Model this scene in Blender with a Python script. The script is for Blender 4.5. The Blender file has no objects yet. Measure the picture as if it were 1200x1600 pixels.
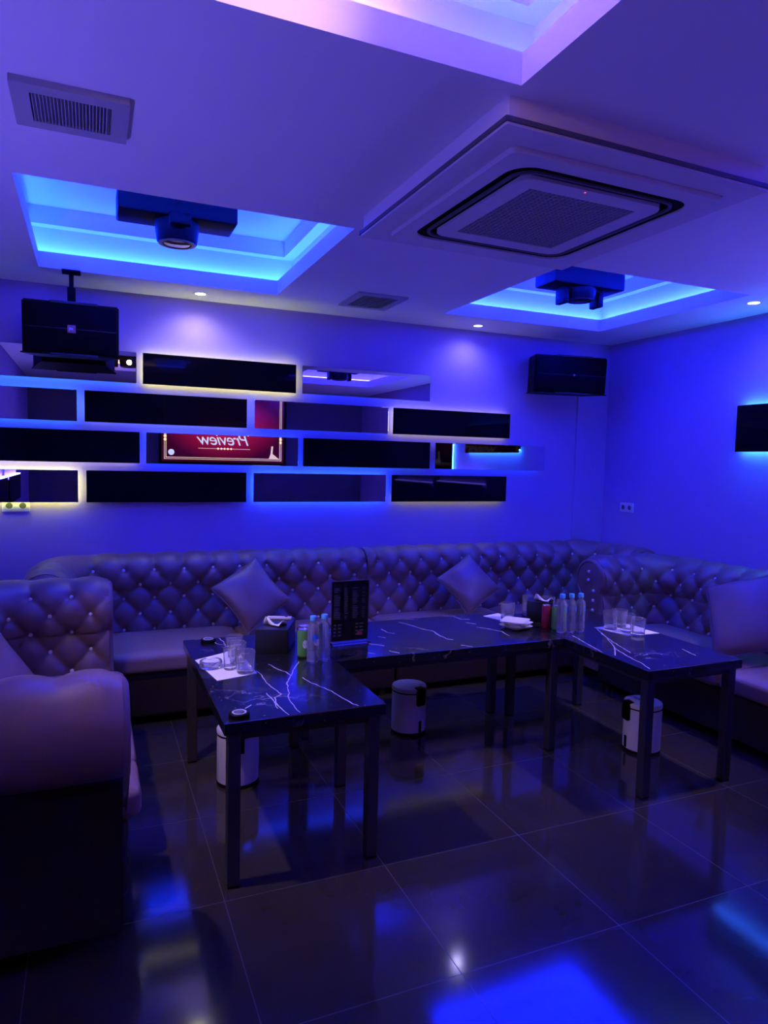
import bpy, bmesh, math, random
from mathutils import Vector, Matrix
from math import sin, cos, pi, sqrt, exp, floor as mfloor, radians as rad

random.seed(7)
scene = bpy.context.scene
COL = scene.collection

# ------------------------------------------------------------------ camera
cam_data = bpy.data.cameras.new('camera')
cam = bpy.data.objects.new('camera', cam_data)
COL.objects.link(cam)
yaw, pit, rol = -0.402788237, -0.0741991289, 0.0232626015
r_ = Vector((cos(yaw), sin(yaw), 0)); f_ = Vector((-sin(yaw), cos(yaw), 0)); u_ = Vector((0, 0, 1))
f_, u_ = f_ * cos(pit) + u_ * sin(pit), -f_ * sin(pit) + u_ * cos(pit)
r_, u_ = r_ * cos(rol) + u_ * sin(rol), -r_ * sin(rol) + u_ * cos(rol)
cam.matrix_world = Matrix(((r_.x, u_.x, -f_.x, 0), (r_.y, u_.y, -f_.y, 0), (r_.z, u_.z, -f_.z, 1.55), (0, 0, 0, 1)))
cam_data.sensor_fit = 'VERTICAL'
cam_data.sensor_height = 36.0
cam_data.lens = 1074.8 * 36.0 / 1600.0
cam_data.clip_start = 0.02
scene.camera = cam

# ------------------------------------------------------------------ look and light levels
scene.view_settings.view_transform = 'Standard'
scene.view_settings.look = 'None'
scene.view_settings.gamma = 1.0
scene.view_settings.use_curve_mapping = False
scene.view_settings.exposure = 0.0

world = bpy.data.worlds.new('world')
scene.world = world
world.use_nodes = True
world.node_tree.nodes['Background'].inputs[0].default_value = (0.0, 0.0, 0.0, 1)
world.node_tree.nodes['Background'].inputs[1].default_value = 0.0

BLUE = (0.03, 0.12, 1.0)
DEEP = (0.008, 0.02, 1.0)
VIOLET = (0.34, 0.22, 1.0)
WARM = (1.0, 0.90, 0.42)
AMBER = (1.0, 0.55, 0.12)
COVE = {'left': (185.0, (0.004, 0.024, 1.0)), 'right': (330.0, (0.003, 0.012, 1.0)), 'near': (70.0, (0.006, 0.02, 1.0)), 'near_right': (170.0, (0.02, 0.015, 1.0))}
AMBER_STRENGTH = 13.0
AMBER_WATTS = 22.0
SPOT_WATTS = 7.0
TABLE_FILL_WATTS = 125.0
FILL_UPLIGHT = 78.0
PANEL_GAIN = 2.0

# ------------------------------------------------------------------ room measures (metres)
X0, X1, Y0, Y1, ZC = -0.82, 4.22, -1.25, 4.90, 2.61
LIP = 0.09
COFFERS = {'left': (-0.27, 1.12, 3.05, 4.48), 'right': (2.33, 3.71, 3.08, 4.44), 'near': (-0.27, 1.115, 0.30, 1.715), 'near_right': (2.33, 3.71, 0.30, 1.715)}

# ------------------------------------------------------------------ materials
def nodes_of(name):
    m = bpy.data.materials.new(name); m.use_nodes = True
    return m, m.node_tree, m.node_tree.nodes['Principled BSDF']

def mat(name, color, rough=0.5, metal=0.0, spec=0.5, coat=0.0, noise=None, bump=0.0, bump_scale=60.0, trans=0.0, ior=1.45):
    m, nt, b = nodes_of(name)
    b.inputs['Base Color'].default_value = (*color, 1)
    b.inputs['Roughness'].default_value = rough
    b.inputs['Metallic'].default_value = metal
    b.inputs['Specular IOR Level'].default_value = spec
    b.inputs['Coat Weight'].default_value = coat
    b.inputs['Transmission Weight'].default_value = trans
    b.inputs['IOR'].default_value = ior
    tc = nt.nodes.new('ShaderNodeTexCoord')
    if noise:
        n = nt.nodes.new('ShaderNodeTexNoise'); n.inputs['Scale'].default_value = noise[0]; n.inputs['Detail'].default_value = 5
        r = nt.nodes.new('ShaderNodeMapRange'); r.inputs[3].default_value = 1 - noise[1]; r.inputs[4].default_value = 1 + noise[1]
        mx = nt.nodes.new('ShaderNodeMix'); mx.data_type = 'RGBA'; mx.blend_type = 'MULTIPLY'; mx.inputs[0].default_value = 1
        mx.inputs[6].default_value = (*color, 1)
        nt.links.new(tc.outputs['Object'], n.inputs['Vector']); nt.links.new(n.outputs['Fac'], r.inputs[0])
        nt.links.new(r.outputs[0], mx.inputs[7]); nt.links.new(mx.outputs[2], b.inputs['Base Color'])
    if bump:
        n2 = nt.nodes.new('ShaderNodeTexNoise'); n2.inputs['Scale'].default_value = bump_scale; n2.inputs['Detail'].default_value = 4
        bp = nt.nodes.new('ShaderNodeBump'); bp.inputs['Strength'].default_value = bump; bp.inputs['Distance'].default_value = 0.004
        nt.links.new(tc.outputs['Object'], n2.inputs['Vector']); nt.links.new(n2.outputs['Fac'], bp.inputs['Height'])
        nt.links.new(bp.outputs[0], b.inputs['Normal'])
    return m

def emit(name, color, strength, base=(0.8, 0.8, 0.8)):
    m, nt, b = nodes_of(name)
    b.inputs['Base Color'].default_value = (*base, 1)
    b.inputs['Emission Color'].default_value = (*color, 1)
    b.inputs['Emission Strength'].default_value = strength
    return m

M_WALL = mat('wall_paint', (0.40, 0.30, 0.68), 0.75, noise=(3.0, 0.06), bump=0.15, bump_scale=90)
M_WALLF = mat('dark_wall_covering', (0.12, 0.09, 0.15), 0.6, noise=(3.0, 0.1))
M_CEIL = mat('ceiling_paint', (0.86, 0.83, 0.87), 0.6, noise=(2.0, 0.04))
M_LEATHER = mat('brown_leather', (0.20, 0.118, 0.078), 0.32, spec=0.55, noise=(6, 0.18), bump=0.25, bump_scale=320)
M_LEATHER_SHADE = mat('shaded_leather_base', (0.028, 0.018, 0.018), 0.45, spec=0.3, noise=(6, 0.2))  # leather darkened to carry the shade on base and lower outer sides
M_SEATL = mat('seat_leather', (0.24, 0.15, 0.105), 0.42, spec=0.45, noise=(6, 0.15), bump=0.25, bump_scale=320)
M_CRYSTAL = mat('crystal_button', (0.92, 0.92, 0.95), 0.12, metal=0.15, spec=1.0)
M_BLACKWOOD = mat('dark_plinth', (0.02, 0.015, 0.015), 0.4)
M_STEEL = mat('dark_steel', (0.10, 0.095, 0.10), 0.32, metal=0.75, noise=(20, 0.2))
M_PLASTIC_DK = mat('charcoal_plastic', (0.003, 0.003, 0.0025), 0.5, spec=0.12)
M_BLACK = mat('matt_black', (0.0015, 0.0015, 0.0015), 0.6, spec=0.06)
M_WHITE = mat('white_plastic', (0.78, 0.77, 0.76), 0.4)
M_WHITE_EN = mat('white_enamel', (0.62, 0.60, 0.62), 0.35, noise=(5, 0.05))
M_GREYPL = mat('grey_plastic', (0.42, 0.40, 0.42), 0.45)
M_GREYDK = mat('dark_grey_plastic', (0.11, 0.11, 0.12), 0.5)
M_PAPER = mat('white_paper', (0.86, 0.84, 0.86), 0.8, noise=(14, 0.05))
M_CERAMIC = mat('white_ceramic', (0.82, 0.80, 0.82), 0.2)
M_MIRROR = mat('mirror_glass', (0.62, 0.63, 0.66), 0.005, metal=1.0)
M_BLACKGLASS = mat('black_glass', (0.003, 0.003, 0.004), 0.03, spec=0.06)
M_GLASS = mat('clear_glass', (0.97, 0.97, 1.0), 0.015, trans=0.92, ior=1.42)
M_PET = mat('clear_bottle_plastic', (0.86, 0.93, 1.0), 0.03, trans=0.88, ior=1.33)
M_ACRYL = mat('clear_acrylic', (0.95, 0.95, 1.0), 0.02, trans=1.0, ior=1.4)
M_CAP = mat('pale_blue_cap', (0.10, 0.42, 0.72), 0.4)
M_LABEL = mat('blue_label', (0.02, 0.22, 0.75), 0.4)
M_LABELW = mat('white_label', (0.8, 0.82, 0.86), 0.45)
M_GREEN = mat('green_can', (0.12, 0.36, 0.06), 0.3, metal=0.3)
M_RED = mat('red_can', (0.32, 0.02, 0.03), 0.3, metal=0.3)
M_ALU = mat('aluminium', (0.75, 0.75, 0.78), 0.25, metal=1.0)
M_MENU = mat('menu_card', (0.012, 0.011, 0.014), 0.3)
M_MENUTXT = mat('menu_print', (0.10, 0.10, 0.11), 0.5)
M_MENURED = mat('menu_print_red', (0.28, 0.03, 0.05), 0.5)
M_VEIN = mat('marble_vein', (0.62, 0.58, 0.60), 0.22, noise=(60, 0.3))

def marble():
    m, nt, b = nodes_of('black_marble')
    tc = nt.nodes.new('ShaderNodeTexCoord')
    n1 = nt.nodes.new('ShaderNodeTexNoise'); n1.inputs['Scale'].default_value = 6; n1.inputs['Detail'].default_value = 8
    mix = nt.nodes.new('ShaderNodeMix'); mix.data_type = 'RGBA'; mix.blend_type = 'LINEAR_LIGHT'; mix.inputs[0].default_value = 0.16
    vor = nt.nodes.new('ShaderNodeTexVoronoi'); vor.feature = 'DISTANCE_TO_EDGE'; vor.inputs['Scale'].default_value = 5.0
    mp = nt.nodes.new('ShaderNodeMapping'); mp.inputs['Scale'].default_value = (1.0, 0.55, 1.0)
    r1 = nt.nodes.new('ShaderNodeValToRGB')
    r1.color_ramp.elements[0].position = 0.0; r1.color_ramp.elements[0].color = (0.16, 0.15, 0.16, 1)
    r1.color_ramp.elements[1].position = 0.022; r1.color_ramp.elements[1].color = (0.0, 0.0, 0.0, 1)
    n2 = nt.nodes.new('ShaderNodeTexNoise'); n2.inputs['Scale'].default_value = 3.2; n2.inputs['Detail'].default_value = 3
    r2 = nt.nodes.new('ShaderNodeMapRange'); r2.inputs[1].default_value = 0.5; r2.inputs[2].default_value = 0.68
    mul = nt.nodes.new('ShaderNodeMix'); mul.data_type = 'RGBA'; mul.blend_type = 'MULTIPLY'; mul.inputs[0].default_value = 1
    n3 = nt.nodes.new('ShaderNodeTexNoise'); n3.inputs['Scale'].default_value = 75; n3.inputs['Detail'].default_value = 3
    r3 = nt.nodes.new('ShaderNodeMapRange'); r3.inputs[1].default_value = 0.68; r3.inputs[2].default_value = 0.80; r3.inputs[4].default_value = 0.24
    base = nt.nodes.new('ShaderNodeMix'); base.data_type = 'RGBA'; base.blend_type = 'ADD'; base.inputs[0].default_value = 1
    base.inputs[6].default_value = (0.010, 0.010, 0.012, 1)
    add2 = nt.nodes.new('ShaderNodeMix'); add2.data_type = 'RGBA'; add2.blend_type = 'ADD'; add2.inputs[0].default_value = 1
    L = nt.links.new
    L(tc.outputs['Object'], n1.inputs['Vector']); L(tc.outputs['Object'], mix.inputs[6]); L(n1.outputs['Color'], mix.inputs[7])
    L(mix.outputs[2], mp.inputs['Vector']); L(mp.outputs[0], vor.inputs['Vector']); L(vor.outputs['Distance'], r1.inputs[0])
    L(tc.outputs['Object'], n2.inputs['Vector']); L(n2.outputs['Fac'], r2.inputs[0])
    L(r1.outputs[0], mul.inputs[6]); L(r2.outputs[0], mul.inputs[7]); L(mul.outputs[2], base.inputs[7])
    L(tc.outputs['Object'], n3.inputs['Vector']); L(n3.outputs['Fac'], r3.inputs[0])
    L(base.outputs[2], add2.inputs[6]); L(r3.outputs[0], add2.inputs[7]); L(add2.outputs[2], b.inputs['Base Color'])
    b.inputs['Roughness'].default_value = 0.16
    b.inputs['Specular IOR Level'].default_value = 0.6
    return m
M_MARBLE = marble()

def tiles():
    m, nt, b = nodes_of('dark_floor_tiles')
    tc = nt.nodes.new('ShaderNodeTexCoord')
    sep = nt.nodes.new('ShaderNodeSeparateXYZ')
    nt.links.new(tc.outputs['Object'], sep.inputs[0])
    def line(out, off, per):
        a = nt.nodes.new('ShaderNodeMath'); a.operation = 'ADD'; a.inputs[1].default_value = -off + per * 20 + per / 2
        mo = nt.nodes.new('ShaderNodeMath'); mo.operation = 'MODULO'; mo.inputs[1].default_value = per
        s = nt.nodes.new('ShaderNodeMath'); s.operation = 'SUBTRACT'; s.inputs[1].default_value = per / 2
        ab = nt.nodes.new('ShaderNodeMath'); ab.operation = 'ABSOLUTE'
        lt = nt.nodes.new('ShaderNodeMath'); lt.operation = 'LESS_THAN'; lt.inputs[1].default_value = 0.0016
        nt.links.new(out, a.inputs[0]); nt.links.new(a.outputs[0], mo.inputs[0]); nt.links.new(mo.outputs[0], s.inputs[0])
        nt.links.new(s.outputs[0], ab.inputs[0]); nt.links.new(ab.outputs[0], lt.inputs[0])
        return lt.outputs[0]
    lx = line(sep.outputs[0], 1.025, 0.608); ly = line(sep.outputs[1], 2.32, 0.602)
    mx = nt.nodes.new('ShaderNodeMath'); mx.operation = 'MAXIMUM'
    nt.links.new(lx, mx.inputs[0]); nt.links.new(ly, mx.inputs[1])
    n = nt.nodes.new('ShaderNodeTexNoise'); n.inputs['Scale'].default_value = 5; n.inputs['Detail'].default_value = 6
    nt.links.new(tc.outputs['Object'], n.inputs['Vector'])
    cr = nt.nodes.new('ShaderNodeValToRGB')
    cr.color_ramp.elements[0].color = (0.026, 0.022, 0.019, 1); cr.color_ramp.elements[1].color = (0.042, 0.036, 0.030, 1)
    nt.links.new(n.outputs['Fac'], cr.inputs[0])
    mc = nt.nodes.new('ShaderNodeMix'); mc.data_type = 'RGBA'
    nt.links.new(mx.outputs[0], mc.inputs[0]); nt.links.new(cr.outputs[0], mc.inputs[6]); mc.inputs[7].default_value = (0.06, 0.056, 0.056, 1)
    nt.links.new(mc.outputs[2], b.inputs['Base Color'])
    mr = nt.nodes.new('ShaderNodeMapRange'); mr.inputs[3].default_value = 0.095; mr.inputs[4].default_value = 0.4
    nt.links.new(mx.outputs[0], mr.inputs[0]); nt.links.new(mr.outputs[0], b.inputs['Roughness'])
    b.inputs['Specular IOR Level'].default_value = 0.55
    return m
M_FLOOR = tiles()

def screen_mat():
    m, nt, b = nodes_of('red_screen')
    tc = nt.nodes.new('ShaderNodeTexCoord')
    mp = nt.nodes.new('ShaderNodeMapping'); mp.inputs['Scale'].default_value = (1.1, 1.0, 1.9)
    gr = nt.nodes.new('ShaderNodeTexGradient'); gr.gradient_type = 'SPHERICAL'
    cr = nt.nodes.new('ShaderNodeValToRGB')
    cr.color_ramp.elements[0].color = (0.06, 0.0, 0.012, 1); cr.color_ramp.elements[1].color = (0.85, 0.01, 0.09, 1)
    nt.links.new(tc.outputs['Object'], mp.inputs[0]); nt.links.new(mp.outputs[0], gr.inputs[0]); nt.links.new(gr.outputs['Fac'], cr.inputs[0])
    nt.links.new(cr.outputs[0], b.inputs['Emission Color']); b.inputs['Emission Strength'].default_value = 0.9
    b.inputs['Base Color'].default_value = (0.01, 0.01, 0.01, 1); b.inputs['Roughness'].default_value = 0.2
    return m
M_SCREEN = screen_mat()
M_GOLD = emit('screen_gold', (1.0, 0.72, 0.28), 1.1)
M_SCRW = emit('screen_white', (0.75, 0.88, 1.0), 1.1)
M_LAMPON = emit('lit_lamp_lens', (1.0, 0.93, 0.75), 30.0)
M_DOTRED = emit('red_indicator', (1.0, 0.1, 0.15), 1.0)

# ------------------------------------------------------------------ helpers
def link(name, bm, m, parent=None, sharp=35, flat=False):
    bmesh.ops.recalc_face_normals(bm, faces=bm.faces)
    me = bpy.data.meshes.new(name); bm.to_mesh(me); bm.free()
    for k in (m if isinstance(m, (list, tuple)) else [m]): me.materials.append(k)
    if not flat:
        me.shade_smooth(); me.set_sharp_from_angle(angle=rad(sharp))
    o = bpy.data.objects.new(name, me); COL.objects.link(o)
    if parent: o.parent = parent
    return o

def tag(o, label, cat, group=None):
    o['label'] = label; o['category'] = cat
    if group: o['group'] = group
    return o

def thing(name, label, cat, loc=(0, 0, 0), rz=0.0, group=None):
    o = bpy.data.objects.new(name, None); COL.objects.link(o)
    o.empty_display_size = 0.05
    o.location = loc; o.rotation_euler = (0, 0, rz)
    return tag(o, label, cat, group)

def struct(name, bm, m, **k):
    o = link(name, bm, m, **k); o['kind'] = 'structure'; return o

def BM(): return bmesh.new()

def merge(bm, tmp, M=None):
    me = bpy.data.meshes.new('tmp'); 
    if M is not None: tmp.transform(M)
    tmp.to_mesh(me); tmp.free(); bm.from_mesh(me); bpy.data.meshes.remove(me)

def box(bm, x0, x1, y0, y1, z0, z1, bevel=0.0, seg=2, M=None, mi=0):
    t = bmesh.new()
    bmesh.ops.create_cube(t, size=1)
    for v in t.verts:
        v.co = Vector((x0 + (v.co.x + .5) * (x1 - x0), y0 + (v.co.y + .5) * (y1 - y0), z0 + (v.co.z + .5) * (z1 - z0)))
    if bevel > 0:
        bmesh.ops.bevel(t, geom=t.edges[:], offset=bevel, segments=seg, profile=0.5, affect='EDGES')
    for f in t.faces: f.material_index = mi
    merge(bm, t, M)
    return bm

def lathe(bm, prof, seg=32, cx=0, cy=0, cz=0, M=None):
    t = bmesh.new()
    rings = []
    for r, z in prof:
        if r < 1e-6: rings.append([t.verts.new((cx, cy, cz + z))])
        else: rings.append([t.verts.new((cx + r * cos(2 * pi * i / seg), cy + r * sin(2 * pi * i / seg), cz + z)) for i in range(seg)])
    for a, b in zip(rings, rings[1:]):
        n = max(len(a), len(b))
        if n == 1: continue
        for i in range(n):
            j = (i + 1) % n
            if len(a) == 1: t.faces.new((a[0], b[i], b[j]))
            elif len(b) == 1: t.faces.new((a[i], a[j], b[0]))
            else: t.faces.new((a[i], a[j], b[j], b[i]))
    merge(bm, t, M)
    return bm

def prism(bm, pts, z0, z1, M=None, mi=0):
    t = bmesh.new()
    a = [t.verts.new((p[0], p[1], z0)) for p in pts]; b = [t.verts.new((p[0], p[1], z1)) for p in pts]
    n = len(pts)
    t.faces.new(a); t.faces.new(b)
    for i in range(n): t.faces.new((a[i], a[(i + 1) % n], b[(i + 1) % n], b[i]))
    for f in t.faces: f.material_index = mi
    merge(bm, t, M)
    return bm

def rrect(w, h, r, n=6, cx=0, cy=0):
    out = []
    for sx, sy, a0 in ((1, 1, 0), (-1, 1, 90), (-1, -1, 180), (1, -1, 270)):
        for i in range(n + 1):
            a = rad(a0 + 90 * i / n)
            out.append((cx + sx * (w / 2 - r) + r * cos(a), cy + sy * (h / 2 - r) + r * sin(a)))
    return out

def frame_ring(bm, w, h, r, wd, z0, z1, mi=0, ri=None):
    """flat rounded ring of width wd between z0 and z1"""
    o = rrect(w, h, r); i = rrect(w - 2 * wd, h - 2 * wd, ri or max(r - wd, 0.004))
    t = bmesh.new()
    vs = [[t.verts.new((p[0], p[1], z)) for p in ring] for ring, z in ((o, z0), (o, z1), (i, z1), (i, z0))]
    n = len(o)
    for k in range(4):
        a, b = vs[k], vs[(k + 1) % 4]
        for q in range(n): t.faces.new((a[q], a[(q + 1) % n], b[(q + 1) % n], b[q]))
    for f in t.faces: f.material_index = mi
    merge(bm, t)
    return bm

def tube(bm, pts, r, seg=10):
    t = bmesh.new(); rings = []
    for k, p in enumerate(pts):
        p = Vector(p)
        d = (Vector(pts[min(k + 1, len(pts) - 1)]) - Vector(pts[max(k - 1, 0)])).normalized()
        up = Vector((0, 0, 1)) if abs(d.z) < .9 else Vector((1, 0, 0))
        a = d.cross(up).normalized(); b = d.cross(a)
        rings.append([t.verts.new(p + a * r * cos(2 * pi * i / seg) + b * r * sin(2 * pi * i / seg)) for i in range(seg)])
    for A, B in zip(rings, rings[1:]):
        for i in range(seg): t.faces.new((A[i], A[(i + 1) % seg], B[(i + 1) % seg], B[i]))
    t.faces.new(rings[0]); t.faces.new(rings[-1])
    merge(bm, t)
    return bm

def clone(root, loc=None, label=None):
    r = root.copy(); COL.objects.link(r)
    if loc is not None: r.location = loc
    if label: r['label'] = label
    for ch in list(root.children):
        c = ch.copy(); COL.objects.link(c); c.parent = r
        for g in list(ch.children):
            d = g.copy(); COL.objects.link(d); d.parent = c
    return r

def text_mesh(name, body, size, m, parent, loc, rot, shear=0.0, depth=0.002, spacing=1.0):
    cu = bpy.data.curves.new(name, 'FONT'); cu.body = body; cu.size = size; cu.shear = shear; cu.extrude = depth
    cu.align_x = 'CENTER'; cu.align_y = 'CENTER'; cu.space_character = spacing
    tmp = bpy.data.objects.new(name, cu); COL.objects.link(tmp)
    dg = bpy.context.evaluated_depsgraph_get()
    me = bpy.data.meshes.new_from_object(tmp.evaluated_get(dg))
    bpy.data.objects.remove(tmp); bpy.data.curves.remove(cu)
    me.name = name; me.materials.clear(); me.materials.append(m)
    o = bpy.data.objects.new(name, me); COL.objects.link(o); o.parent = parent
    o.location = loc; o.rotation_euler = rot
    return o

# ------------------------------------------------------------------ the room
struct('floor', box(BM(), X0 - .1, X1 + .1, Y0 - .1, Y1 + .1, -0.1, 0), M_FLOOR)
struct('wall_back', box(BM(), X0 - .1, X1 + .1, Y1, Y1 + .1, 0, 3.0), M_WALL)
struct('wall_right', box(BM(), X1, X1 + .1, Y0, Y1, 0, 3.0), M_WALL)
struct('wall_left', box(BM(), X0 - .1, X0, Y0, Y1, 0, 3.0), M_WALL)
struct('wall_front', box(BM(), X0 - .1, X1 + .1, Y0 - .1, Y0, 0, 3.0), M_WALLF)

def build_ceiling():
    bm = BM()
    xs = [X0, -0.27, 1.12, 2.33, 3.71, X1]; ys = [Y0, 0.30, 1.715, 3.05, 4.48, Y1]
    t = bmesh.new()
    # slab cells between the coffers, with upright lips around every opening
    def cell(x0, x1, y0, y1): box(bm, x0, x1, y0, y1, ZC, ZC + LIP)
    cell(X0, X1, Y0, 0.30)
    for a, b in ((X0, -0.27), (1.12, 2.33), (3.71, X1)): cell(a, b, 0.30, 1.715)
    cell(X0, X1, 1.715, 3.05)
    cell(X0, -0.27, 3.05, 4.48); cell(1.12, 2.33, 3.05, 4.48); cell(3.71, X1, 3.05, 4.48)
    cell(2.33, 3.71, 3.05, 3.08); cell(2.33, 3.71, 4.44, 4.48)
    cell(X0, X1, 4.48, Y1)
    t.free()
    for x0, x1, y0, y1 in COFFERS.values():
        e, zt = 0.13, ZC + 0.36
        box(bm, x0 - e - .02, x1 + e + .02, y0 - e - .02, y1 + e + .02, zt, zt + .03)
        z0 = ZC + LIP
        box(bm, x0 - e - .02, x0 - e, y0 - e, y1 + e, z0, zt); box(bm, x1 + e, x1 + e + .02, y0 - e, y1 + e, z0, zt)
        box(bm, x0 - e, x1 + e, y0 - e - .02, y0 - e, z0, zt); box(bm, x0 - e, x1 + e, y1 + e, y1 + e + .02, z0, zt)
        # dropped inner step round the top of the recess
        t = bmesh.new(); frame_ring(t, x1 - x0 + 2 * e, y1 - y0 + 2 * e, .002, .07, zt - .10, zt)
        merge(bm, t, Matrix.Translation(((x0 + x1) / 2, (y0 + y1) / 2, 0)))
    return struct('ceiling', bm, M_CEIL, flat=True)
ceiling = build_ceiling()

for key, (x0, x1, y0, y1) in COFFERS.items():
    st, colr = COVE[key]
    m = emit('led_' + key, colr, st)
    bm = BM(); z = ZC + LIP + 0.004; a, b = 0.075, 0.105
    if key != 'near': box(bm, x0 - b, x0 - a, y0 - b, y1 + b, z, z + .014)
    box(bm, x1 + a, x1 + b, y0 - b, y1 + b, z, z + .014)
    xs = 0.78 if key == 'near' else x0
    box(bm, xs - a if xs == x0 else xs, x1 + a, y0 - b, y0 - a, z, z + .014); box(bm, xs - a if xs == x0 else xs, x1 + a, y1 + a, y1 + b, z, z + .014)
    link('cove_led_strip', bm, m, ceiling, flat=True)
    if key == 'near':
        bm = BM(); box(bm, x0 - b, x0 - a, y0 - b, y1 + b, z, z + .014); box(bm, x0 - a, xs, y1 + a, y1 + b, z, z + .014); box(bm, x0 - a, xs, y0 - b, y0 - a, z, z + .014)
        link('cove_led_strip', bm, emit('led_amber', AMBER, AMBER_STRENGTH), ceiling, flat=True)

# ------------------------------------------------------------------ chesterfield sofas
def sofa_path(L, la, ra, rc=0.12, step=0.0125):
    """inner face line in plan: left arm front -> back -> right arm front. la/ra = arm length or 0"""
    P = []
    def seg(a, b):
        n = max(2, int((Vector(b) - Vector(a)).length / step))
        for i in range(n): P.append(Vector(a).lerp(Vector(b), i / n))
    def arc(cx, cy, a0, a1):
        n = max(6, int(abs(a1 - a0) * rc / step))
        for i in range(n):
            a = a0 + (a1 - a0) * i / n; P.append(Vector((cx + rc * cos(a), cy + rc * sin(a))))
    if la:
        seg((0, -la), (0, -rc)); arc(rc, -rc, pi, pi / 2)
        s = rc
    else: s = 0
    e = L - rc if ra else L
    seg((s, 0), (e, 0))
    if ra:
        arc(L - rc, -rc, pi / 2, 0); seg((L, -rc), (L, -ra)); P.append(Vector((L, -ra)))
    else: P.append(Vector((L, 0)))
    return P

def sofa_profile(cn, cz, r, wall, step=0.0125):
    pts = [(0.0, 0.08), (0.0, 0.38)]
    a_in = rad(215)
    pin = (cn + r * cos(a_in), cz + r * sin(a_in))
    def seg(a, b, st):
        n = max(1, int(sqrt((b[0] - a[0]) ** 2 + (b[1] - a[1]) ** 2) / st))
        return [(a[0] + (b[0] - a[0]) * i / n, a[1] + (b[1] - a[1]) * i / n) for i in range(1, n + 1)]
    pts += seg(pts[-1], pin, step)
    a_out = rad(-60); n = int(r * (a_in - a_out) / step)
    for i in range(1, n + 1):
        a = a_in + (a_out - a_in) * i / n; pts.append((cn + r * cos(a), cz + r * sin(a)))
    pts += seg(pts[-1], (wall, cz - r - .03), 0.03)
    pts += [(wall, 0.08)]
    return pts

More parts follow.
